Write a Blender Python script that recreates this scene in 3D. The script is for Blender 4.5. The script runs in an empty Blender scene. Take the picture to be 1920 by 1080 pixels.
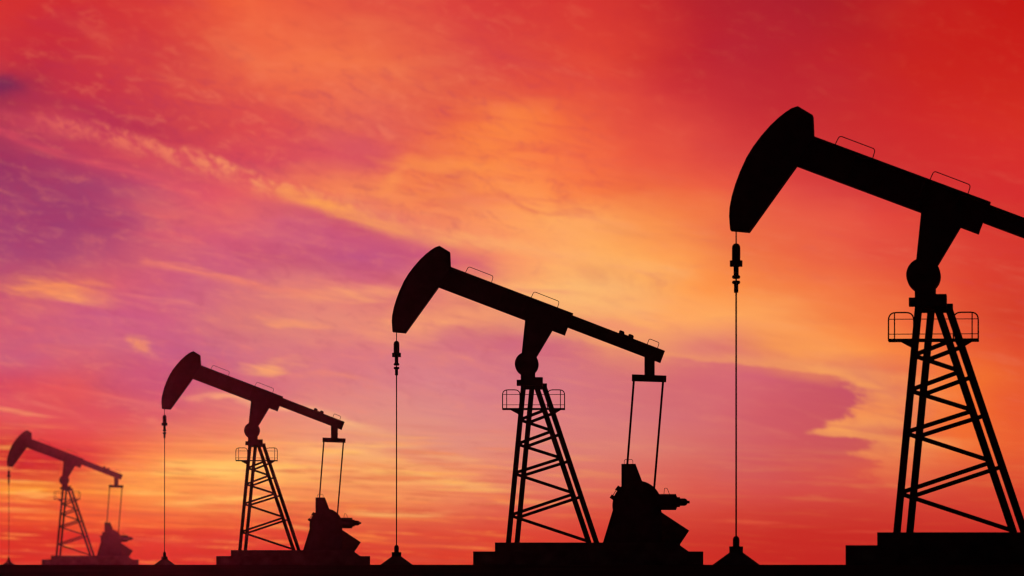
import bpy, bmesh, math, random
from mathutils import Vector, Matrix
random.seed(4)
C = bpy.context.scene
COL = C.collection
R = math.radians

# ------------------------------------------------------------------ camera
FOV = R(12.0)
FPX = 960 / math.tan(FOV / 2)            # focal length in photograph pixels (1920 wide)
cam_data = bpy.data.cameras.new('camera')
cam_data.sensor_width = 36
cam_data.angle = FOV
cam_data.shift_y = (1060 - 540) / 1920   # rising front: verticals stay vertical, horizon low
cam_data.clip_start = 0.1
cam_data.clip_end = 5000
cam_data.dof.use_dof = True
cam_data.dof.focus_distance = 147
cam_data.dof.aperture_fstop = 1.6
camera = bpy.data.objects.new('camera', cam_data)
camera.location = (0, 0, -0.01)
camera.rotation_euler = (R(90), 0, 0)
COL.objects.link(camera)
C.camera = camera

# ------------------------------------------------------------------ exposure and sampling
C.view_settings.view_transform = 'Standard'
C.view_settings.look = 'None'
C.view_settings.exposure = 0
C.view_settings.gamma = 1
C.render.engine = 'CYCLES'
C.cycles.use_denoising = True
C.cycles.max_bounces = 4
C.cycles.volume_bounces = 0
C.cycles.filter_width = 1.3

# ------------------------------------------------------------------ sun: just above the horizon, behind the two far pumpjacks
SUN_AZ = math.atan((255 - 960) / FPX)    # to the left of the view axis
SUN_EL = R(1.3)
sun_data = bpy.data.lights.new('sun', 'SUN')
sun_data.energy = 0.106         # a dusk sun, almost out
sun_data.angle = R(0.5)
sun_data.color = (1.0, 0.06, 0.12)
sun = bpy.data.objects.new('sun', sun_data)
sd = Vector((math.sin(SUN_AZ) * math.cos(SUN_EL), math.cos(SUN_AZ) * math.cos(SUN_EL), math.sin(SUN_EL)))
sun.rotation_euler = sd.to_track_quat('Z', 'Y').to_euler()
COL.objects.link(sun)

# ------------------------------------------------------------------ sky: dusk clouds in the world shader, by azimuth and elevation
world = bpy.data.worlds.new('World')
C.world = world
world.use_nodes = True
NT = world.node_tree
NT.nodes.clear()
NL = NT.links.new

def lin(c):
    return tuple(((v / 255) / 12.92 if v / 255 <= 0.04045 else ((v / 255 + 0.055) / 1.055) ** 2.4) for v in c) + (1.0,)

def node(t, **kw):
    n = NT.nodes.new(t)
    for k, v in kw.items():
        setattr(n, k, v)
    return n

def put(sock, v):
    if hasattr(v, 'is_output'):
        NL(v, sock)
    else:
        sock.default_value = v

def mth(op, a, b=0.0, c=0.0, clamp=False):
    n = node('ShaderNodeMath', operation=op, use_clamp=clamp)
    put(n.inputs[0], a); put(n.inputs[1], b); put(n.inputs[2], c)
    return n.outputs[0]

def vcomb(x, y, z=0.0):
    n = node('ShaderNodeCombineXYZ')
    put(n.inputs[0], x); put(n.inputs[1], y); put(n.inputs[2], z)
    return n.outputs[0]

def mrange(v, a, b, c=0.0, d=1.0, kind='SMOOTHSTEP'):
    n = node('ShaderNodeMapRange', interpolation_type=kind)
    n.clamp = True
    put(n.inputs[0], v)
    for i, q in enumerate((a, b, c, d)):
        put(n.inputs[1 + i], q)
    return n.outputs[0]

def mixc(f, a, b, blend='MIX'):
    n = node('ShaderNodeMix', data_type='RGBA', blend_type=blend)
    put(n.inputs[0], f); put(n.inputs[6], a); put(n.inputs[7], b)
    return n.outputs[2]

def noise(vec, scale, detail=5.0, rough=0.55, dist=0.0, lac=2.0):
    n = node('ShaderNodeTexNoise', noise_dimensions='3D')
    put(n.inputs['Vector'], vec)
    n.inputs['Scale'].default_value = scale
    n.inputs['Detail'].default_value = detail
    n.inputs['Roughness'].default_value = rough
    n.inputs['Lacunarity'].default_value = lac
    n.inputs['Distortion'].default_value = dist
    return n.outputs['Fac']

def stretched(vec, angle, sx, sy, off=(0, 0, 0)):
    """vec turned by -angle and divided by (sx, sy): streaks run along angle"""
    n = node('ShaderNodeMapping', vector_type='TEXTURE')
    put(n.inputs['Vector'], vec)
    n.inputs['Location'].default_value = off
    n.inputs['Rotation'].default_value = (0, 0, R(angle))
    n.inputs['Scale'].default_value = (sx, sy, 1)
    return n.outputs[0]

tc = node('ShaderNodeTexCoord')
sep = node('ShaderNodeSeparateXYZ')
NL(tc.outputs['Generated'], sep.inputs[0])
DX, DY, DZ = sep.outputs
AZ = mth('ARCTAN2', DX, DY)
EL = mth('ARCSINE', DZ)
# sky coordinates: 1 unit = 1/9134 rad; A grows to the right from the left end of the cloud field, B grows downwards to 1060 at the horizon
A0 = mth('MULTIPLY_ADD', AZ, FPX, 960.0)
B0 = mth('MULTIPLY_ADD', EL, -FPX, 1060.0)
P0 = vcomb(A0, B0)

# gentle warp so that no colour border is straight
w1 = noise(stretched(P0, 8, 330, 150, (40, 10, 0)), 1.0, 4, 0.55)
w2 = noise(stretched(P0, 8, 330, 150, (940, 710, 0)), 1.0, 4, 0.55)
lowk = mrange(B0, 700, 1000, 1.0, 0.45, 'LINEAR')
A = mth('ADD', A0, mth('MULTIPLY', mth('SUBTRACT', w1, 0.5), 170.0))
B = mth('ADD', B0, mth('MULTIPLY', mth('MULTIPLY', mth('SUBTRACT', w2, 0.5), 95.0), lowk))
P = vcomb(A, B)

ROWS = [
 (0,   [(0,215,50,45),(160,210,48,50),(320,220,65,55),(480,240,95,60),(640,228,85,65),(800,222,70,62),(960,215,58,55),(1120,212,52,48),(1280,188,38,45),(1440,175,32,45),(1560,172,30,40),(1700,190,30,32),(1920,195,25,20)]),
 (120, [(0,200,48,60),(100,198,46,60),(200,210,60,62),(320,215,70,65),(480,235,100,70),(640,243,115,72),(760,232,98,70),(880,222,78,68),(1040,222,72,60),(1160,222,66,52),(1280,196,42,48),(1400,187,38,50),(1560,192,36,42),(1700,200,36,32),(1920,203,34,28)]),
 (180, [(0,150,45,75),(110,190,48,68),(240,205,58,68),(400,220,78,70),(560,234,100,74),(680,237,110,78),(800,228,94,70),(920,228,86,65),(1100,228,78,60),(1240,212,58,56),(1400,196,44,52),(1560,196,40,45),(1700,203,38,36),(1920,207,40,30)]),
 (240, [(0,175,52,78),(100,195,62,80),(200,190,55,80),(320,205,65,75),(480,222,76,76),(560,220,82,80),(640,230,102,84),(720,227,96,85),(850,240,112,68),(960,247,122,64),(1060,244,110,62),(1160,234,88,62),(1280,222,72,62),(1400,207,54,56),(1560,202,46,48),(1700,207,42,42),(1920,213,46,35)]),
 (300, [(0,150,50,95),(110,180,58,92),(220,205,68,88),(400,212,72,88),(560,216,76,90),(680,222,82,92),(760,236,108,78),(900,247,130,70),(1020,250,125,70),(1160,240,98,65),(1300,228,80,64),(1440,214,62,60),(1600,206,48,50),(1920,215,46,42)]),
 (360, [(0,156,60,102),(160,162,63,104),(280,190,74,106),(400,222,85,100),(520,232,105,90),(620,242,125,85),(720,248,140,85),(820,250,140,80),(960,254,148,80),(1100,250,130,70),(1200,240,110,65),(1350,235,90,65),(1500,222,72,65),(1700,211,54,54),(1920,214,45,45)]),
 (420, [(0,160,62,108),(180,164,65,108),(290,198,82,110),(440,218,92,110),(560,207,90,118),(680,212,92,112),(800,238,128,100),(950,255,160,95),(1100,255,166,93),(1250,248,140,75),(1400,236,105,70),(1600,230,80,65),(1750,220,62,52),(1920,212,50,45)]),
 (480, [(0,164,68,112),(150,174,74,112),(270,202,90,112),(400,205,90,120),(560,204,94,124),(700,194,86,130),(850,218,102,112),(950,247,146,102),(1100,255,174,100),(1250,255,163,86),(1400,242,122,70),(1600,232,90,65),(1800,222,70,55),(1920,215,55,45)]),
 (540, [(0,192,82,110),(100,212,100,105),(220,212,95,112),(350,205,95,125),(480,214,112,120),(600,228,128,117),(700,218,108,120),(880,238,148,110),(1000,254,178,110),(1150,255,184,110),(1300,255,152,76),(1450,246,130,70),(1600,240,110,65),(1800,225,75,50),(1920,215,60,45)]),
 (600, [(0,208,90,112),(150,200,90,125),(300,204,95,126),(480,216,122,118),(580,226,135,120),(700,232,138,116),(850,230,135,112),(950,232,145,112),(1080,244,163,110),(1250,255,170,100),(1400,254,163,90),(1550,248,138,74),(1700,240,108,60),(1920,214,62,42)]),
 (660, [(0,200,90,120),(200,206,100,122),(350,197,95,130),(550,214,118,125),(650,217,118,128),(750,216,122,130),(900,210,112,130),(1100,214,114,120),(1200,232,140,108),(1330,222,118,112),(1450,242,146,90),(1600,254,154,80),(1750,240,110,58),(1920,226,78,46)]),
 (720, [(0,212,72,94),(130,220,82,85),(220,204,84,106),(340,202,92,122),(560,214,116,126),(660,218,124,130),(760,219,130,136),(900,216,124,134),(1080,214,118,128),(1240,213,108,115),(1400,212,100,114),(1540,204,88,102),(1640,204,86,98),(1740,244,120,58),(1920,232,90,48)]),
 (780, [(0,224,86,88),(150,220,80,86),(280,216,94,100),(420,224,116,108),(520,226,130,118),(620,226,138,126),(760,224,142,130),(860,222,138,132),(1000,221,128,128),(1200,216,119,120),(1400,212,98,106),(1540,206,88,98),(1640,208,90,90),(1740,242,112,55),(1920,234,90,48)]),
 (840, [(0,212,52,52),(180,226,78,68),(300,240,124,78),(450,246,154,94),(560,244,158,108),(700,237,156,118),(820,230,148,122),(1000,224,134,122),(1250,219,119,108),(1450,210,92,96),(1645,210,90,82),(1770,238,108,55),(1920,232,90,48)]),
 (880, [(0,210,45,50),(100,208,42,46),(200,230,82,58),(320,252,155,78),(450,254,180,96),(600,252,172,100),(760,248,164,102),(900,238,142,104),(1000,226,126,108),(1250,220,108,96),(1450,211,86,84),(1700,224,90,64),(1920,225,85,50)]),
 (920, [(0,240,110,48),(120,238,105,50),(250,248,140,64),(400,250,150,80),(600,244,145,86),(750,245,150,92),(880,238,138,96),(1000,227,118,96),(1250,221,95,80),(1450,213,76,70),(1700,216,76,60),(1920,216,70,46)]),
 (960, [(0,232,78,44),(200,240,98,50),(350,236,108,58),(500,232,102,62),(650,234,112,68),(760,234,116,74),(900,227,100,76),(1100,221,84,66),(1300,213,70,56),(1500,206,60,50),(1920,210,60,45)]),
 (1000,[(0,216,52,36),(200,222,60,40),(400,222,68,46),(600,222,72,50),(760,224,78,54),(900,221,72,52),(1100,217,64,50),(1300,207,56,45),(1450,201,46,38),(1920,201,46,38)]),
 (1045,[(0,214,46,35),(300,214,50,40),(600,214,54,42),(800,219,62,42),(1000,218,58,40),(1250,210,50,38),(1450,200,42,35),(1920,196,40,35)]),
]
AR = mth('MULTIPLY', A, 1 / 1920.0)
def ramp(stops):
    n = node('ShaderNodeValToRGB')
    cr = n.color_ramp
    cr.interpolation = 'CARDINAL'
    while len(cr.elements) < len(stops):
        cr.elements.new(0.5)
    for e, s in zip(cr.elements, stops):
        e.position = s[0] / 1920.0
    for e, s in zip(cr.elements, stops):
        e.color = lin(s[1:])
    NL(AR, n.inputs[0])
    return n.outputs[0]
P_FIX, P0_FIX = P, P0
def after(c):
    """the same sky coordinates again, but read only once colour c is done (keeps the shader's working memory small)"""
    global P, A, B, AR, A0, B0
    out = []
    for v in (P_FIX, P0_FIX):
        n = node('ShaderNodeVectorMath', operation='MULTIPLY_ADD')
        NL(c, n.inputs[0]); n.inputs[1].default_value = (1e-7, 1e-7, 1e-7); NL(v, n.inputs[2])
        sp = node('ShaderNodeSeparateXYZ'); NL(n.outputs[0], sp.inputs[0])
        out.append((n.outputs[0], sp.outputs[0], sp.outputs[1]))
    P, A, B = out[0]
    _, A0, B0 = out[1]
    AR = mth('MULTIPLY', A, 1 / 1920.0)
col = ramp(ROWS[0][1])
for i, ((ya, _), (yb, st)) in enumerate(zip(ROWS, ROWS[1:])):
    if i % 4 == 3:
        after(col)
    col = mixc(mrange(B, ya, yb, kind='LINEAR'), col, ramp(st))

# ---- cloud textures
nz_soft = noise(stretched(P0, 14, 300, 95), 1.0, 8, 0.60, 0.6)             # broad soft cloud relief
nz_puff = noise(stretched(P0, 38, 40, 22, (3, 9, 0)), 1.0, 6, 0.66, 0.8)   # small rippled puffs
nz_wisp = noise(stretched(P0, 12, 170, 26, (7, 2, 0)), 1.0, 9, 0.66, 0.7)  # long thin wisps
nz_wis2 = noise(stretched(P0, 9, 150, 19, (17, 12, 0)), 1.0, 9, 0.68, 0.9) # shorter torn wisps
nz_low = noise(stretched(P0, 2, 330, 15, (1, 5, 0)), 1.0, 9, 0.64, 0.5)    # flat bands above the horizon
nz_lo2 = noise(stretched(P0, 3, 150, 7, (11, 25, 0)), 1.0, 7, 0.66, 0.4)   # finer flat bands
nz_fine = noise(stretched(P0, 16, 60, 26, (5, 5, 0)), 1.0, 8, 0.72, 0.5)   # fine mottling

def blob(c, rgb, cx, cy, rx, ry, ang=0.0, amt=1.0, tex=None, k=0.0, inner=0.0, grain=None, g0=0.25):
    """one cloud patch: an ellipse with a torn edge and an uneven inside, laid over colour c"""
    n = node('ShaderNodeMapping', vector_type='TEXTURE')
    NL(P, n.inputs['Vector'])
    n.inputs['Location'].default_value = (cx, cy, 0)
    n.inputs['Rotation'].default_value = (0, 0, R(ang))
    n.inputs['Scale'].default_value = (rx, ry, 1)
    l = node('ShaderNodeVectorMath', operation='LENGTH')
    NL(n.outputs[0], l.inputs[0])
    d = l.outputs['Value']
    if tex is not None:
        d = mth('SUBTRACT', d, mth('MULTIPLY', mth('SUBTRACT', tex, 0.5), k))
    f = mth('MULTIPLY', mrange(d, 1.0, inner), amt)
    if grain is not None:
        f = mth('MULTIPLY', f, mrange(grain, 0.34, 0.62, g0, 1.0))
    return mixc(f, c, lin(rgb))

def curve(v, pts, x0, x1, y0, y1):
    """smooth function of v through the points"""
    n = node('ShaderNodeFloatCurve')
    c = n.mapping.curves[0]
    n.mapping.extend = 'HORIZONTAL'
    q = [((x - x0) / (x1 - x0), (y - y0) / (y1 - y0)) for x, y in pts]
    while len(c.points) < len(q):
        c.points.new(0.5, 0.5)
    for p_, (x, y) in zip(c.points, q):
        p_.location = (x, y)
    n.mapping.update()
    put(n.inputs['Value'], mth('MULTIPLY_ADD', v, 1 / (x1 - x0), -x0 / (x1 - x0), clamp=True))
    return mth('MULTIPLY_ADD', n.outputs['Value'], y1 - y0, y0)

def band(c, line, amount, tint, up, down, edge=None, ek=0.0, grain=None, g0=0.2, lo=0.34, hi=0.64, upright=False):
    """a long cloud streak: line = its crisp upper edge (A, B), amount along A, tint along A; soft tail below
    (upright: the line runs down the sky as (B, A) and the tail lies to its right)"""
    after(c)
    am, bm_ = (B0, A0) if upright else (A0, B0)
    la, lw = (1080.0, 1920.0) if upright else (1920.0, 1080.0)
    lb = curve(am, line, 0, la, 0, lw)
    sd = mth('SUBTRACT', bm_, lb)
    if edge is not None:
        sd = mth('ADD', sd, mth('MULTIPLY', mth('SUBTRACT', edge, 0.5), ek))
    f = mth('MULTIPLY', mrange(sd, -up, up * 0.6), mrange(sd, up * 0.6, down, 1.0, 0.0, 'SMOOTHERSTEP'))
    f = mth('MULTIPLY', f, curve(am, amount, 0, la, 0, 1))
    if grain is not None:
        f = mth('MULTIPLY', f, mrange(grain, lo, hi, g0, 1.0))
    n = node('ShaderNodeValToRGB')
    cr = n.color_ramp
    while len(cr.elements) < len(tint):
        cr.elements.new(0.5)
    for e, q in zip(cr.elements, tint):
        e.position = q[0] / la
    for e, q in zip(cr.elements, tint):
        e.color = lin(q[1:])
    NL(mth('MULTIPLY', am, 1 / la), n.inputs[0])
    return mixc(f, c, n.outputs[0])

after(col)
# broad relief: brighter, warmer crests and duskier hollows (the upper right stays smooth)
f_hi = mth('MULTIPLY', mrange(nz_soft, 0.50, 0.78), 0.22)
f_lo = mth('MULTIPLY', mrange(nz_soft, 0.50, 0.24), 0.26)
upper = mth('MULTIPLY', mrange(B0, 860, 560), mrange(mth('MULTIPLY_ADD', B0, -0.9, A0), 1150, 700, 0.12, 1.0))
col = mixc(mth('MULTIPLY', f_hi, upper), col, lin((255, 150, 92)))
col = mixc(mth('MULTIPLY', f_lo, upper), col, lin((176, 44, 84)))
upl = mth('MULTIPLY', mrange(B0, 470, 250), mrange(A0, 1500, 800, 0.25, 1.0))
col = mixc(mth('MULTIPLY', mth('MULTIPLY', mrange(nz_fine, 0.50, 0.72), 0.20), upl), col, lin((248, 128, 90)))
col = mixc(mth('MULTIPLY', mth('MULTIPLY', mrange(nz_fine, 0.50, 0.28), 0.18), upl), col, lin((186, 40, 62)))

# mottling of the golden middle and of the whole left side
cd = node('ShaderNodeVectorMath', operation='LENGTH')
NL(stretched(P0, 10, 420, 190, (900, 290, 0)), cd.inputs[0])
cm = mrange(cd.outputs['Value'], 1.0, 0.3)
col = mixc(mth('MULTIPLY', mth('MULTIPLY', mrange(nz_wis2, 0.54, 0.34), 0.40), cm), col, lin((226, 84, 72)))
col = mixc(mth('MULTIPLY', mth('MULTIPLY', mrange(nz_fine, 0.52, 0.34), 0.24), cm), col, lin((228, 90, 76)))
lt = mth('MULTIPLY', mrange(A0, 1250, 800), mth('MULTIPLY', mrange(B0, 820, 700), mrange(B0, 60, 200)))
col = mixc(mth('MULTIPLY', mth('MULTIPLY', mrange(nz_fine, 0.50, 0.70), 0.18), lt), col, lin((250, 140, 104)))
col = mixc(mth('MULTIPLY', mth('MULTIPLY', mrange(nz_fine, 0.50, 0.30), 0.24), lt), col, lin((176, 56, 98)))
after(col)

# colour patches
T = [
 # rgb, cx, cy, rx, ry, angle, amount, edge texture, k, inner, grain
 ((108,38,84), 0, 172, 80, 38, 8, .75, nz_soft, 1.0, .0, None),
 ((168,42,75), 110, 212, 170, 30, 12, .45, nz_soft, 1.2, .0, None),
 ((180,44,76), 250, 240, 170, 24, 16, .35, nz_soft, 1.2, .0, None),
 ((240,110,75), 560, 200, 150, 60, 40, .30, nz_soft, 1.6, .0, nz_fine),
 ((238,112,84), 150, 65, 110, 26, 30, .35, nz_soft, 1.6, .0, nz_fine),
 ((214,84,96), 680, 285, 130, 50, 12, .70, nz_soft, 1.4, .0, None),
 ((255,150,76), 850, 302, 170, 20, 3, .55, nz_wisp, 1.4, .0, None),
 ((255,140,68), 950, 245, 140, 44, -30, .32, nz_soft, 1.4, .0, None),
 ((255,155,82), 760, 335, 70, 14, -38, .45, nz_soft, 1.0, .0, None),
 ((236,112,92), 870, 368, 140, 24, 4, .55, nz_soft, 1.4, .0, nz_wis2),
 ((200,80,108), 600, 412, 200, 22, 14, .55, nz_soft, 1.3, .0, None),
 ((202,84,116), 720, 474, 170, 34, 16, .50, nz_soft, 1.3, .0, None),
 ((205,88,118), 905, 490, 90, 22, 25, .50, nz_soft, 1.3, .0, None),
 ((232,96,98), 300, 405, 150, 22, 14, .40, nz_wisp, 1.6, .0, nz_wis2),
 ((222,88,104), 330, 448, 120, 16, 4, .45, nz_wisp, 1.6, .0, nz_wis2),
 ((250,150,86), 95, 545, 135, 32, 6, .95, nz_wisp, 1.7, .0, nz_wis2),
 ((255,165,92), 140, 566, 90, 15, 10, .80, nz_wisp, 1.7, .0, nz_wis2),
 ((228,106,104), 40, 625, 150, 12, 8, .50, nz_wisp, 1.7, .0, nz_wis2),
 ((246,158,112), 660, 552, 150, 22, 2, .90, nz_wis2, 1.5, .0, nz_wisp),
 ((242,152,108), 545, 602, 80, 12, 8, .90, nz_wis2, 1.9, .0, nz_wis2),
 ((250,164,112), 790, 606, 190, 44, -6, .95, nz_wis2, 1.5, .0, nz_wisp),
 ((240,150,95), 255, 650, 42, 20, 28, .85, nz_wis2, 2.0, .0, nz_puff),
 ((246,165,106), 520, 692, 90, 19, 0, .95, nz_wis2, 1.7, .0, nz_wis2),
 ((235,140,112), 640, 715, 120, 11, 3, .55, nz_wis2, 1.7, .0, nz_wis2),
 ((238,140,98), 45, 772, 85, 11, 5, .85, nz_wis2, 1.7, .0, nz_wis2),
 ((228,92,92), 120, 728, 150, 16, 6, .55, nz_wisp, 1.7, .0, nz_wis2),
 ((222,104,104), 90, 660, 120, 9, 7, .50, nz_wisp, 1.7, .0, nz_wis2),
 ((255,190,116), 1060, 560, 190, 40, 6, .55, nz_wisp, 1.6, .0, nz_wisp),
 ((240,152,112), 1000, 545, 180, 8, 4, .55, nz_wisp, 1.6, .0, nz_wisp),
 ((240,140,112), 1150, 610, 120, 14, 8, .55, nz_wisp, 1.6, .0, nz_wis2),
 ((242,154,108), 1180, 655, 150, 22, 16, .75, nz_wisp, 1.5, .0, nz_wisp),
 ((206,100,122), 940, 655, 190, 30, 10, .40, nz_soft, 1.3, .0, None),
 ((254,164,92), 1440, 600, 200, 60, 20, .55, nz_wisp, 1.7, .0, nz_wis2),
 # dusky cloud with an orange rim at the right
 ((240,146,84), 1700, 850, 60, 14, 6, .50, nz_wis2, 1.5, .0, nz_wis2),
 ((236,126,76), 1690, 905, 80, 8, 8, .50, nz_wis2, 1.5, .0, nz_wis2),
 ((246,164,120), 440, 750, 120, 11, -2, .85, nz_wis2, 1.4, .0, nz_wis2),
 ((254,200,134), 530, 768, 120, 17, 10, 1.0, nz_wis2, 1.0, .0, nz_wisp),
 ((250,190,130), 640, 796, 150, 15, 12, .85, nz_wis2, 1.2, .0, nz_wisp),
 ((244,168,112), 860, 858, 120, 14, 12, .75, nz_wis2, 1.4, .0, nz_wis2),
 ((250,180,108), 760, 868, 150, 10, 6, .75, nz_low, 1.4, .0, nz_wis2),
 ((244,160,104), 880, 915, 100, 9, 8, .60, nz_low, 1.4, .0, nz_wis2),
 # sunset bands, lower left
 ((206,38,44), 60, 866, 220, 40, 2, .95, nz_low, 1.0, .1, None),
 ((255,165,54), 60, 918, 210, 14, 3, .95, nz_low, 1.0, .1, nz_low),
 ((255,180,76), 270, 905, 160, 22, -4, .70, nz_low, 1.5, .0, nz_low),
 ((255,210,112), 440, 876, 190, 17, -3, .95, nz_low, 1.5, .0, nz_low),
 ((254,190,116), 640, 842, 230, 16, 4, .85, nz_low, 1.6, .0, nz_low),
 ((255,200,108), 800, 898, 180, 14, 7, .85, nz_low, 1.6, .0, nz_low),
 ((246,150,86), 480, 832, 190, 9, 0, .55, nz_low, 1.6, .0, nz_low),
 ((255,192,98), 420, 938, 200, 13, 0, .85, nz_low, 1.6, .0, nz_low),
 ((255,200,112), 745, 962, 130, 11, 2, .90, nz_low, 1.5, .0, nz_lo2),
 ((255,178,92), 560, 992, 150, 8, 2, .60, nz_low, 1.6, .0, nz_lo2),
 ((255,145,68), 690, 1006, 130, 10, 4, .80, nz_low, 1.6, .0, nz_lo2),
 ((250,116,56), 830, 1022, 210, 5, 4, .75, nz_lo2, 1.6, .0, nz_lo2),
 ((252,114,46), 160, 975, 240, 13, 1, .65, nz_low, 1.6, .0, nz_lo2),
 ((255,140,54), 330, 985, 200, 8, 1, .55, nz_low, 1.6, .0, nz_lo2),
 ((208,42,38), 130, 1005, 260, 12, 1, .60, nz_low, 1.6, .0, None),
 ((230,92,62), 1400, 978, 110, 6, 4, .70, nz_lo2, 1.6, .0, nz_lo2),
 ((220,72,54), 1640, 1000, 130, 4, 1, .60, nz_lo2, 1.6, .0, nz_lo2),
]
for i, t in enumerate(T):
    if i % 6 == 0:
        after(col)
    col = blob(col, t[0], *t[1:6], amt=t[6], tex=t[7], k=t[8], inner=t[9], grain=t[10])

# the long rippled streak falling from the left edge to the middle, feathering downwards
nz_brk = mth('ADD', mth('MULTIPLY', nz_puff, 0.4), mth('MULTIPLY_ADD', nz_fine, 0.35, mth('MULTIPLY', nz_soft, 0.25)))
LINE = [(0, 214), (90, 226), (160, 232), (240, 256), (330, 284), (420, 306), (480, 330), (560, 350), (640, 368), (720, 398), (800, 424), (920, 434), (1100, 462), (1330, 502), (1920, 590)]
veil = [(0, 196, 66, 90), (200, 214, 78, 90), (400, 226, 92, 94), (560, 236, 112, 92), (1920, 240, 120, 90)]
col = band(col, LINE, [(0, .30), (80, .60), (300, .65), (480, .50), (640, .22), (760, 0), (1920, 0)], veil, 12, 92, nz_brk, 50, nz_wis2, .25)
col = band(col, LINE, [(0, .15), (60, .28), (150, .66), (240, .75), (330, .70), (440, .80), (520, .50), (640, .30), (760, .20), (1920, 0)],
           [(0, 222, 88, 92), (140, 236, 112, 92), (260, 240, 126, 94), (420, 246, 146, 98), (620, 255, 172, 100), (1920, 255, 176, 104)], 10, 56, nz_brk, 60, nz_puff, .0, .42, .64)
col = band(col, [(0, 250), (480, 340), (520, 352), (580, 366), (640, 386), (700, 408), (760, 426), (900, 446), (1100, 474), (1330, 510), (1920, 590)],
           [(0, 0), (470, 0), (530, .70), (600, .95), (680, .90), (760, .60), (900, .65), (1100, .50), (1250, .55), (1340, .0), (1920, 0)],
           [(0, 255, 160, 84), (640, 255, 164, 80), (900, 255, 178, 108), (1920, 255, 180, 108)], 13, 36, nz_brk, 44, nz_wisp, .25)
# lower edge of the veil and the wisps in the purple gap
col = band(col, [(0, 246), (90, 280), (200, 312), (300, 340), (380, 368), (480, 400), (1920, 700)], [(0, .55), (120, .60), (300, .65), (390, .5), (470, 0), (1920, 0)],
           [(0, 216, 74, 92), (300, 226, 88, 100), (1920, 226, 90, 100)], 12, 20, nz_wis2, 22, nz_wis2, .2)
col = band(col, [(0, 440), (250, 484), (330, 496), (420, 516), (520, 538), (620, 550), (1920, 700)], [(0, 0), (245, 0), (275, .75), (400, .85), (500, .7), (600, .3), (680, 0), (1920, 0)],
           [(0, 240, 126, 98), (420, 242, 136, 104), (1920, 240, 140, 110)], 6, 22, nz_wis2, 16, nz_wis2, .15)

after(col)
# the dusky cloud bank at the right ends in a ragged edge against glowing orange
nz_edge = mth('MULTIPLY_ADD', nz_soft, 0.4, mth('MULTIPLY_ADD', nz_wis2, 0.35, mth('MULTIPLY', nz_puff, 0.25)))
EDGE = [(0, 900), (590, 920), (630, 1040), (655, 1170), (676, 1330), (690, 1440), (702, 1540), (714, 1596), (736, 1614), (764, 1598), (784, 1578),
        (801, 1548), (812, 1515), (820, 1585), (828, 1642), (836, 1652), (850, 1612), (862, 1640), (874, 1650), (888, 1630), (905, 1665), (940, 1690), (1080, 1760)]
col = band(col, EDGE, [(0, 0), (590, 0), (625, .35), (660, .45), (695, .75), (760, .85), (815, .85), (850, .75), (900, .5), (940, .0), (1080, 0)],
           [(0, 250, 170, 105), (640, 248, 168, 104), (720, 254, 166, 88), (770, 252, 152, 80), (815, 254, 170, 90), (860, 242, 134, 78), (920, 230, 110, 70)],
           26, 250, nz_edge, 330, nz_wisp, .55, upright=True)

# thin streaky relief everywhere low down, strongest on the left where the glow is
lowm = mrange(B0, 770, 880)
lm = mth('MULTIPLY', lowm, mrange(A0, 1200, 800, 0.14, 1.0))
hot = mrange(B0, 985, 930)
col = mixc(mth('MULTIPLY', mth('MULTIPLY', mrange(nz_low, 0.52, 0.63), 0.66), mth('MULTIPLY', lm, hot)), col, lin((255, 184, 92)))
col = mixc(mth('MULTIPLY', mth('MULTIPLY', mrange(nz_low, 0.49, 0.34), 0.50), lm), col, lin((218, 84, 62)))
col = mixc(mth('MULTIPLY', mth('MULTIPLY', mrange(nz_lo2, 0.53, 0.66), 0.55), lm), col, lin((255, 150, 70)))
col = mixc(mth('MULTIPLY', mth('MULTIPLY', mrange(nz_lo2, 0.48, 0.32), 0.42), lm), col, lin((196, 48, 44)))
after(col)
# fine wispy grain in the middle of the sky
mid = mth('MULTIPLY', mth('MULTIPLY', mrange(B0, 240, 480), mrange(B0, 960, 760)), mrange(A0, 1650, 900, 0.35, 1.0))
col = mixc(mth('MULTIPLY', mth('MULTIPLY', mrange(nz_wis2, 0.52, 0.72), 0.30), mid), col, lin((244, 150, 114)))
col = mixc(mth('MULTIPLY', mth('MULTIPLY', mrange(nz_wisp, 0.52, 0.72), 0.24), mid), col, lin((242, 146, 114)))
col = mixc(mth('MULTIPLY', mth('MULTIPLY', mrange(nz_wis2, 0.48, 0.28), 0.22), mid), col, lin((192, 76, 108)))

# the hazy air adds its own red glow round the sun: the clouds right behind it are that much dimmer
after(col)
ds = node('ShaderNodeVectorMath', operation='DISTANCE')
NL(vcomb(A0, B0), ds.inputs[0]); ds.inputs[1].default_value = (255, 1060 - SUN_EL * FPX, 0)
q2 = mth('POWER', mth('MULTIPLY', ds.outputs['Value'], 1 / 260.0), 2.0)
gl = mth('POWER', mth('ADD', q2, 1.0), -1.5)
col = mixc(gl, col, (0.17, 0.009, 0.018, 1), 'SUBTRACT')

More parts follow.
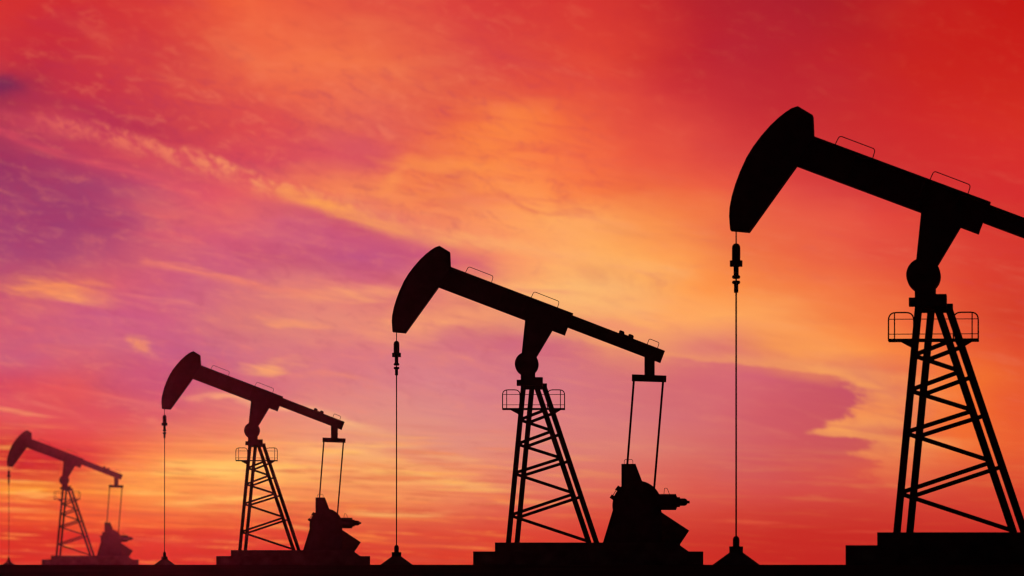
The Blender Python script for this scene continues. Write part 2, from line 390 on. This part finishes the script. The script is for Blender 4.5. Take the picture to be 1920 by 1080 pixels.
# away from the sunset the sky is dusk: thin clear-sky light from the Sky Texture over deep violet
skytex = node('ShaderNodeTexSky', sky_type='NISHITA')
skytex.sun_disc = False
skytex.sun_elevation = SUN_EL
skytex.sun_rotation = SUN_AZ
skytex.air_density = 2.0
skytex.dust_density = 3.0
far = node('ShaderNodeVectorMath', operation='SCALE')
NL(skytex.outputs[0], far.inputs[0]); far.inputs['Scale'].default_value = 0.006
dusk = mixc(1.0, far.outputs[0], (0.004, 0.0018, 0.005, 1), 'ADD')
gx = math.radians
off_az = mrange(mth('ABSOLUTE', AZ), R(12), R(40))
off_el = mrange(EL, R(9), R(34))
out_f = mth('MAXIMUM', off_az, off_el)
col = mixc(out_f, col, dusk)
bg = node('ShaderNodeBackground')
NL(col, bg.inputs[0]); bg.inputs[1].default_value = 1.0
wo = node('ShaderNodeOutputWorld')
NL(bg.outputs[0], wo.inputs[0])

# ------------------------------------------------------------------ materials
def material(name, base, rough, var=0.5, scale=3.0, metallic=0.0, spec=0.3, bump=0.0):
    m = bpy.data.materials.new(name)
    m.use_nodes = True
    nt = m.node_tree
    bs = nt.nodes['Principled BSDF']
    t = nt.nodes.new('ShaderNodeTexCoord')
    n = nt.nodes.new('ShaderNodeTexNoise')
    n.inputs['Scale'].default_value = scale
    n.inputs['Detail'].default_value = 6
    nt.links.new(t.outputs['Object'], n.inputs['Vector'])
    r = nt.nodes.new('ShaderNodeValToRGB')
    r.color_ramp.elements[0].position = 0.35
    r.color_ramp.elements[1].position = 0.7
    r.color_ramp.elements[0].color = (*[v * (1 - var * 0.5) for v in base], 1)
    r.color_ramp.elements[1].color = (*[v * (1 + var) for v in base], 1)
    nt.links.new(n.outputs['Fac'], r.inputs[0])
    nt.links.new(r.outputs[0], bs.inputs['Base Color'])
    bs.inputs['Roughness'].default_value = rough
    bs.inputs['Metallic'].default_value = metallic
    bs.inputs['Specular IOR Level'].default_value = spec
    if bump:
        b = nt.nodes.new('ShaderNodeBump')
        b.inputs['Strength'].default_value = bump
        nt.links.new(n.outputs['Fac'], b.inputs['Height'])
        nt.links.new(b.outputs[0], bs.inputs['Normal'])
    return m
M_STEEL = material('black painted steel', (0.018, 0.015, 0.016), 0.75, spec=0.15)
M_RUST = material('rusted black steel', (0.03, 0.018, 0.014), 0.85, scale=6, spec=0.1)
M_CONC = material('weathered concrete', (0.05, 0.045, 0.042), 0.95, scale=2, spec=0.05, bump=0.2)
M_SOIL = material('dark dry soil', (0.03, 0.022, 0.018), 1.0, scale=0.4, spec=0.0, bump=0.2)

# ------------------------------------------------------------------ ground: one sheet; it rises from the camera to a low crest and runs flat to the horizon
CREST = 112.0
GR = 505.0
def ground_z(x, y):
    r = math.hypot(x, y)
    t = min(max(r / CREST, 0.0), 1.0)
    s = t * t * (3 - 2 * t)
    z = -1.6 + 1.6 * s
    if r > CREST:
        z -= 0.018 * min((r - CREST) / 6.0, 1.0)
    return z
bm = bmesh.new()
radii = [0, 2, 4, 8, 14, 20, 28, 36, 44, 52, 60, 68, 76, 84, 90, 96, 100, 103, 106, 108, 110, 111, 111.5, 112, 112.5, 113, 114, 116, 118, 122, 130, 145, 170, 210, 260, 330, 410, GR]
SEG = 256
rings = []
for r in radii:
    if r == 0:
        rings.append([bm.verts.new((0, 0, ground_z(0, 0)))])
        continue
    ring = []
    for k in range(SEG):
        a = 2 * math.pi * k / SEG
        jit = random.uniform(-1, 1) * (0.02 if r < 100 else 0.0)
        ring.append(bm.verts.new((r * math.cos(a), r * math.sin(a), ground_z(r, 0) + jit)))
    rings.append(ring)
for k in range(SEG):
    bm.faces.new((rings[0][0], rings[1][k], rings[1][(k + 1) % SEG]))
for ra, rb in zip(rings[1:], rings[2:]):
    for k in range(SEG):
        bm.faces.new((ra[k], rb[k], rb[(k + 1) % SEG], ra[(k + 1) % SEG]))
bmesh.ops.recalc_face_normals(bm, faces=bm.faces)
me = bpy.data.meshes.new('ground'); bm.to_mesh(me); bm.free()
me.materials.append(M_SOIL)
ground = bpy.data.objects.new('ground', me)
ground['kind'] = 'structure'
COL.objects.link(ground)
BASE_Z = -0.018

# ------------------------------------------------------------------ mesh helpers; profile drawn in drawing units (599 units = 10 m)
S = 10 / 599.0
OX = 1100.0
def px(x): return (x - OX) * S
def pz(y): return (1060.0 - y) * S

def obj(name, bm, mat, parent=None):
    bmesh.ops.recalc_face_normals(bm, faces=bm.faces)
    me = bpy.data.meshes.new(name)
    bm.to_mesh(me); bm.free()
    me.materials.append(mat)
    o = bpy.data.objects.new(name, me)
    COL.objects.link(o)
    o.parent = parent
    return o

def prism(bm, pts, y0, y1):
    a = [bm.verts.new((px(x), y0, pz(y))) for x, y in pts]
    b = [bm.verts.new((px(x), y1, pz(y))) for x, y in pts]
    n = len(pts)
    bm.faces.new(a); bm.faces.new(b[::-1])
    for i in range(n):
        j = (i + 1) % n
        bm.faces.new((a[i], b[i], b[j], a[j]))
    return bm

def box(bm, x0, x1, yt, yb, y0, y1):
    return prism(bm, [(x0, yt), (x1, yt), (x1, yb), (x0, yb)], y0, y1)

def disc(bm, cx, cy, r, y0, y1, n=48):
    return prism(bm, [(cx + r * math.cos(2 * math.pi * k / n), cy + r * math.sin(2 * math.pi * k / n)) for k in range(n)], y0, y1)

def beam(bm, p, q, w, d):
    """rectangular bar from p to q (x, y-drawing, depth); w across in the drawing, d in depth (metres)"""
    P = Vector((px(p[0]), p[2], pz(p[1]))); Q = Vector((px(q[0]), q[2], pz(q[1])))
    t = (Q - P).normalized()
    v = Vector((0, 1, 0)); u = t.cross(v).normalized(); v = u.cross(t).normalized()
    ring = []
    for E in (P, Q):
        ring.append([bm.verts.new(E + u * (i * w * S / 2) + v * (j * d / 2)) for i, j in ((-1, -1), (1, -1), (1, 1), (-1, 1))])
    bm.faces.new(ring[0]); bm.faces.new(ring[1][::-1])
    for i in range(4):
        j = (i + 1) % 4
        bm.faces.new((ring[0][i], ring[1][i], ring[1][j], ring[0][j]))
    return bm

def tube(bm, pts, r, n=8, closed=False):
    """round bar through points (x, y-drawing, depth); r in drawing units"""
    V = [Vector((px(p[0]), p[2], pz(p[1]))) for p in pts]
    r = r * S
    rings = []
    for i, p in enumerate(V):
        a = V[i - 1] if i else V[i]
        b = V[i + 1] if i < len(V) - 1 else V[i]
        t = (b - a).normalized()
        u = t.cross(Vector((0, 1, 0)))
        if u.length < 1e-4: u = t.cross(Vector((1, 0, 0)))
        u.normalize(); v = t.cross(u).normalized()
        rings.append([bm.verts.new(p + u * r * math.cos(2 * math.pi * k / n) + v * r * math.sin(2 * math.pi * k / n)) for k in range(n)])
    for A_, B_ in zip(rings, rings[1:]):
        for k in range(n):
            bm.faces.new((A_[k], B_[k], B_[(k + 1) % n], A_[(k + 1) % n]))
    bm.faces.new(rings[0]); bm.faces.new(rings[-1][::-1])
    return bm

def lathe(bm, prof, cx, yc=0.0, n=24, axis='z', cy=0.0):
    """prof: (radius, along) pairs in drawing units; axis z = upright through x=cx, axis x = lying through height cy"""
    rings = []
    for r, h in prof:
        ring = []
        for k in range(n):
            a = 2 * math.pi * k / n
            if axis == 'z':
                ring.append(bm.verts.new((px(cx) + r * S * math.cos(a), yc + r * S * math.sin(a), pz(h))))
            else:
                ring.append(bm.verts.new((px(h), yc + r * S * math.cos(a), pz(cy) + r * S * math.sin(a))))
        rings.append(ring)
    for A_, B_ in zip(rings, rings[1:]):
        for k in range(n):
            bm.faces.new((A_[k], B_[k], B_[(k + 1) % n], A_[(k + 1) % n]))
    bm.faces.new(rings[0]); bm.faces.new(rings[-1][::-1])
    return bm

def round_path(pts, rad, y, n=5):
    """polyline with its inner corners rounded"""
    out = [pts[0]]
    for a, b, c in zip(pts, pts[1:], pts[2:]):
        va = Vector((a[0] - b[0], a[1] - b[1])); vc = Vector((c[0] - b[0], c[1] - b[1]))
        ra = min(rad, va.length * .48, vc.length * .48)
        va.normalize(); vc.normalize()
        p0 = Vector(b) + va * ra; p2 = Vector(b) + vc * ra
        for k in range(n + 1):
            t = k / n
            q = p0 * (1 - t) ** 2 + Vector(b) * 2 * t * (1 - t) + p2 * t * t
            out.append((q.x, q.y))
    out.append(pts[-1])
    return [(x, yy, y) for x, yy in out]

B_ = bmesh.new

# ------------------------------------------------------------------ one pumpjack
def make_pumpjack():
    root = bpy.data.objects.new('pumpjack', None)
    root.empty_display_size = 1
    COL.objects.link(root)

    # stepped foundation
    f = obj('foundation', box(B_(), 889, 1316.6, 1033.7, 1066, -1.4, 1.4), M_CONC, root)
    obj('plinth', prism(B_(), [(929.3, 1017), (1274, 1017), (1274, 1022.6), (1289.6, 1033.6), (1289.6, 1033.75), (929.3, 1033.75)], -1.2, 1.2), M_CONC, f)

    # tower: two side frames of a front and a rear leg, zigzag braces
    OFX, OFY = 14.6, 3.2
    def left(y):  return 982.2 + (954.2 - 982.2) * (y - 725) / (1017 - 725)
    def right(y): return 1006.0 + (1104.0 - 1006.0) * (y - 725) / (1017 - 725)
    for i, dep in ((0, -0.8), (1, 0.8)):
        ox = OFX * i
        obj('tower_leg', beam(B_(), (left(722) + ox, 722, dep), (left(1018) + ox, 1018, dep), 9.6, .17), M_STEEL, root)
        obj('tower_leg', beam(B_(), (right(722) + ox, 722, dep), (right(1018) + ox, 1018, dep), 9.9, .17), M_STEEL, root)
        oy = OFY * i
        for yl, yr in ((965.5, 927), (887, 860), (832.5, 809.5), (787.5, 770)):
            a, b = yl + oy, yr + oy
            obj('brace', beam(B_(), (left(a) + ox, a, dep * .93), (right(b) + ox, b, dep * .93), 5.7, .09), M_STEEL, root)
        if i == 0:
            for yl, yr in ((967, 1015), (889, 924), (834, 859), (788.5, 808)):
                obj('brace', beam(B_(), (left(yl), yl, dep * 1.06), (right(yr), yr, dep * 1.06), 5.7, .09), M_STEEL, root)

    # head of the tower with the centre bearing
    h = obj('tower_head', box(B_(), 976.7, 1003.4, 690, 727, -.45, .45), M_STEEL, root)
    obj('cap_plate', box(B_(), 969.6, 1017.7, 713.6, 724.2, -.95, -.452), M_STEEL, h)
    obj('cap_plate', box(B_(), 977.5, 1025.2, 717.2, 728.0, .452, .95), M_STEEL, h)
    obj('cap_block', box(B_(), 1003.3, 1017.7, 707.6, 727.4, -.447, .447), M_STEEL, h)
    obj('centre_bearing', disc(B_(), 987.7, 682.4, 22.2, -.42, .42), M_STEEL, root)

    # platform with railings
    p = obj('platform', box(B_(), 941.9, 1059.4, 765.2, 767.7, -.42, .42), M_STEEL, root)
    obj('bracket', prism(B_(), [(955, 767.6), (980, 767.6), (976, 779)], -.40, -.34), M_STEEL, p)
    obj('bracket', prism(B_(), [(1054, 767.6), (1028, 767.6), (1034, 780)], -.40, -.34), M_STEEL, p)
    yr = -.36
    for a, b, post in ((942.6, 975.2, 950.4), (1026.6, 1058.7, 1050.8)):
        g = obj('railing', tube(B_(), round_path([(a, 766), (a, 731.2), (b, 731.2), (b, 766)], 10, yr), .95), M_STEEL, p)
        obj('post', tube(B_(), [(post, 766, yr), (post, 731.2, yr)], .8), M_STEEL, g)
    for y in (739.8, 759.2):
        obj('guard_rail', tube(B_(), [(942.6, y, yr), (1058.7, y, yr)], .55), M_STEEL, p)

    # walking beam: an I-section front part, a slimmer rear part
    ux, uy = math.cos(R(20.85)), math.sin(R(20.85))
    wb = B_()
    def off(pt, along, down):  # along the beam / square to it
        return (pt[0] + ux * along - uy * down, pt[1] + uy * along + ux * down)
    T0, T1 = (835, 496.3), (1074.7, 587.6)
    D = 38.8
    b0, b1 = off(T0, 0, D), off(T1, 0, D + 4.9)
    main = [(835, 496.3), (1074.7, 587.6), (1059.2, 628.4), (1035.4, 619.8), (984.9, 599.9), (815, 535.2)]
    prism(wb, main, -.10, .10)
    t = 4.0
    prism(wb, [T0, T1, off(T1, 0, t), off(T0, 0, t)], -.24, .24)
    prism(wb, [(815, 535.2), (1059.2, 628.4), off((1059.2, 628.4), 0, -t), off((815, 535.2), 0, -t)], -.24, .24)
    for k in (70, 118, 166, 214):
        a = off(T0, k, t); b = off(T0, k, D - t)
        beam(wb, (a[0], a[1], 0), (b[0], b[1], 0), 2.0, .44)
    beam_o = obj('walking_beam', wb, M_STEEL, root)
    rb = B_()
    prism(rb, [(1070, 589.8), (1246.7, 657.9), (1238.3, 680.1), (1065.0, 613.7)], -.09, .09)
    prism(rb, [(1070, 589.8), (1246.7, 657.9), (1245.3, 661.6), (1068.6, 593.5)], -.20, .20)
    prism(rb, [(1066.4, 610.0), (1239.7, 676.4), (1238.3, 680.1), (1065.0, 613.7)], -.20, .20)
    rear_o = obj('beam_tail', rb, M_STEEL, beam_o)
    for pts, rr in (([(873.2, 510.5), (878.6, 499.6), (925.2, 517.6), (921.6, 530)], 4),
                    ([(996.3, 557.6), (1001.2, 546.6), (1048.9, 565.2), (1045.3, 577)], 4)):
        obj('grab_rail', tube(B_(), round_path(pts, rr, -.15), .62), M_STEEL, beam_o)
    obj('grab_rail', tube(B_(), round_path([(1213.3, 645.6), (1217.3, 635.0), (1236.0, 642.6), (1232.6, 653)], 3, -.15), .62), M_STEEL, beam_o)
    rl = B_()
    for cx, cy in ((1165.6, 622.6), (1182.9, 629.6)):
        prism(rl, [(cx - 5.6, cy + 5), (cx - 4.6, cy - 2.4), (cx - 2, cy - 3.6), (cx + 4.2, cy - 1.2), (cx + 5.4, cy + 1.4), (cx + 4.2, cy + 8.6)], -.16, .16)
    beam(rl, (1165, 624.8, 0), (1183, 632, 0), 1.6, .1)
    obj('tail_bearing', rl, M_STEEL, beam_o)
    # saddle under the beam down to the bearing
    obj('saddle', prism(B_(), [(984.9, 598.5), (1036.4, 618.4), (1005, 671), (1001, 690), (977, 690), (978.3, 662.6)], -.27, .27), M_STEEL, root)

    # horsehead
    hh = [(824.6, 461.2), (844.0, 473.0), (845.3, 502.5), (822.4, 538.0), (760.4, 624.0), (736.3, 621.6),
          (735.0, 603.4), (735.7, 592), (738.7, 577), (743.2, 562), (749.0, 546.5), (757.6, 527.6), (766.5, 513.2), (776.5, 500.0),
          (788.5, 486.3), (799.5, 476.0), (808.5, 469.0), (816.5, 463.8)]
    ho = obj('horsehead', prism(B_(), hh, -.30, .30), M_STEEL, root)

    # bridle, carrier clamp, polished rod
    X0 = 743.3
    br = B_()
    for dy in (-.03, .03):
        tube(br, [(X0, 621, dy), (X0, 641, dy)], .75)
    obj('bridle_cable', br, M_STEEL, root)
    cl = B_()
    lathe(cl, [(.6, 638.2), (3.2, 639.2), (5.0, 641.6), (5.5, 644.5), (5.5, 661)], X0)
    lathe(cl, [(8.3, 660.9), (8.3, 668.8)], X0)
    lathe(cl, [(3.4, 668.7), (3.4, 679.9), (4.6, 680.3), (5.6, 682.4), (4.6, 684.6), (1.0, 685.2)], X0)
    lathe(cl, [(1.0, 686.8), (4.6, 687.3), (5.6, 689.4), (4.6, 691.5), (2.9, 692.0), (2.9, 703)], X0)
    obj('carrier_clamp', cl, M_STEEL, root)
    obj('polished_rod', tube(B_(), [(X0, 670, 0), (X0, 1026, 0)], 1.1), M_STEEL, root)

    # equaliser under the tail and the two pitman arms
    eq = B_()
    box(eq, 1208.4, 1227.4, 664.5, 703.5, -.18, .18)
    prism(eq, [(1184.9, 701.8), (1249.3, 704.3), (1248.9, 716.0), (1184.7, 714.0)], -.22, .22)
    obj('equaliser', eq, M_STEEL, root)
    obj('pitman_arm', beam(B_(), (1188.4, 713, -.15), (1175.9, 874, -.15), 4.0, .08), M_STEEL, root)
    obj('pitman_arm', beam(B_(), (1243.4, 714, .15), (1226.4, 918, .15), 4.0, .08), M_STEEL, root)

    # gearbox stand with drum, guard, brake, motor and counterweight
    st = obj('gearbox_stand', prism(B_(), [(1130.4, 1017.1), (1149.6, 954), (1240.0, 958), (1240.0, 1017.1)], -.55, .55), M_STEEL, root)
    obj('gear_drum', disc(B_(), 1194.4, 947.2, 46.2, -.42, .42, 64), M_STEEL, root)
    gd = obj('belt_guard', prism(B_(), [(1165.2, 869.6), (1191.4, 869.6), (1204.0, 902.6), (1206, 930), (1165.2, 930)], -.30, .30), M_STEEL, root)
    obj('grab_rail', tube(B_(), round_path([(1170.4, 870), (1170.4, 861.0), (1186.6, 861.0), (1186.6, 870)], 4, 0.0), .5), M_STEEL, gd)
    bk = B_()
    prism(bk, [(1158.9, 909.8), (1165.0, 913.6), (1159.8, 921.4), (1153.0, 917.4)], -.12, .12)
    prism(bk, [(1147.0, 926.6), (1153.2, 930.2), (1150.2, 937.6), (1143.0, 932.6)], -.12, .12)
    beam(bk, (1155.2, 918.5, 0), (1149.3, 928.4, 0), 1.2, .08)
    beam(bk, (1158.4, 920.2, 0), (1151.8, 931.0, 0), 1.2, .08)
    beam(bk, (1162, 917, 0), (1172, 924, 0), 8, .10)
    beam(bk, (1150, 932, 0), (1164, 941, 0), 8, .10)
    obj('brake', bk, M_STEEL, root)
    mo = obj('motor', lathe(B_(), [(15.0, 1226), (15.0, 1267.8), (12.4, 1267.9), (12.4, 1268.0), (12.2, 1268.1), (9.3, 1268.2)][:2] + [(12.4, 1267.9), (12.4, 1268.0)], 0, 0.0, 32, 'x', 940.9), M_STEEL, root)
    obj('motor_shaft', lathe(B_(), [(12.2, 1267.7), (12.2, 1269.0), (9.4, 1269.1), (9.4, 1274.8), (7.0, 1274.9), (7.0, 1283), (6.0, 1286.4), (3.4, 1288.6), (2.6, 1288.7), (2.6, 1293)], 0, 0.0, 32, 'x', 941.0), M_STEEL, mo)
    obj('grab_rail', tube(B_(), round_path([(1244.8, 927), (1245.8, 914.8), (1250.8, 914.8), (1255.6, 927)], 2, 0.0), .5), M_STEEL, mo)
    obj('counterweight', prism(B_(), [(1236, 957.0), (1240.7, 961.0), (1291.6, 994.6), (1274.0, 1021.2), (1236, 1016)], -.48, .48), M_RUST, root)
    return root

def make_wellhead():
    root = bpy.data.objects.new('wellhead', None)
    COL.objects.link(root)
    X0 = 743.3
    obj('mound', prism_cone(), M_CONC, root)
    obj('collar', lathe(B_(), [(9.0, 1034.8), (9.0, 1043.4)], X0, 0, 32), M_STEEL, root)
    obj('stuffing_box', lathe(B_(), [(.9, 1021.2), (2.6, 1022.0), (4.0, 1024.0), (4.4, 1026.6), (4.4, 1034.9)], X0, 0, 32), M_STEEL, root)
    return root

def prism_cone():
    return lathe(B_(), [(9.2, 1043.0), (33.8, 1061.0), (40.6, 1066.0)], 743.3, 0, 48)

# ------------------------------------------------------------------ four of each, same machine in four sizes, ever farther away
def kids(o): return [c for c in COL.objects if c.parent is o]
def copy_tree(o, parent=None):
    c = o.copy(); COL.objects.link(c)
    c.parent = parent
    for ch in kids(o):
        copy_tree(ch, c)
    return c

pj = make_pumpjack()
wh = make_wellhead()
SPOTS = [  # rod across the view, drawing scale against 599, machine height in metres
    (1380.0, 863.5 / 599.0, 11.5,
     'nearest and tallest black pumpjack, its tail running out of the picture at right',
     'broad conical wellhead under the rod of the tallest pumpjack, at right'),
    (743.3, 1.0, 10.0,
     'black pumpjack in the middle, second tallest, whole with beam, tower and gearbox',
     'black conical wellhead under the rod of the middle pumpjack'),
    (309.0, 401.2 / 599.0, 8.0,
     'dark maroon pumpjack with sharp outline, standing between the hazy one and the middle one',
     'small dark cone wellhead under the rod of the sharp maroon pumpjack'),
    (17.3, 253.2 / 599.0, 13.0,
     'smallest, hazy and blurred dark red pumpjack at the far left',
     'tiny blurred wellhead at the left edge under the farthest pumpjack rod'),
]
for i, (rx, k, H, lab_p, lab_w) in enumerate(SPOTS):
    p = pj if i == 0 else copy_tree(pj)
    w = wh if i == 0 else copy_tree(wh)
    dist = H / (k * 599.0) * FPX
    sc = H / 10.0
    cx = rx + (OX - 743.3) * k                      # middle of the machine
    x = (cx - 960) / FPX * dist
    ang = -math.atan(x / dist)
    for o in (p, w):
        o.location = (x, dist, BASE_Z)
        o.rotation_euler = (0, 0, ang)
        o.scale = (sc, sc, sc)
    p['label'] = lab_p; p['category'] = 'pumpjack'; p['group'] = 'pumpjacks standing in a row on the plain'
    w['label'] = lab_w; w['category'] = 'wellhead'; w['group'] = 'wellheads under the pumpjack rods'
# each wellhead's own empty stands at its own foot
for o in [q for q in COL.objects if q.type == 'EMPTY' and q.name.split('.')[0] == 'wellhead']:
    o.location += Matrix.Rotation(o.rotation_euler.z, 3, 'Z') @ Vector((px(743.3) * o.scale.x, 0, 0))
for m in {c.data for q in COL.objects if q.type == 'EMPTY' and q.name.startswith('wellhead') for c in kids(q)}:
    m.transform(Matrix.Translation((-px(743.3), 0, 0)))

# ------------------------------------------------------------------ air: thin even haze that scatters the low sun forwards
bm = bmesh.new()
bmesh.ops.create_cube(bm, size=1)
me = bpy.data.meshes.new('haze'); bm.to_mesh(me); bm.free()
haze = bpy.data.objects.new('haze', me)
haze.scale = (1030, 1030, 42)
haze.location = (0, 0, 18.3)
haze['kind'] = 'stuff'
COL.objects.link(haze)
hm = bpy.data.materials.new('haze air')
hm.use_nodes = True
hn = hm.node_tree
hn.nodes.clear()
pv = hn.nodes.new('ShaderNodeVolumePrincipled')
pv.inputs['Color'].default_value = (0.92, 0.9, 0.9, 1)
pv.inputs['Density'].default_value = 0.00003
pv.inputs['Anisotropy'].default_value = 0.967
ho_ = hn.nodes.new('ShaderNodeOutputMaterial')
hn.links.new(pv.outputs[0], ho_.inputs['Volume'])
me.materials.append(hm)
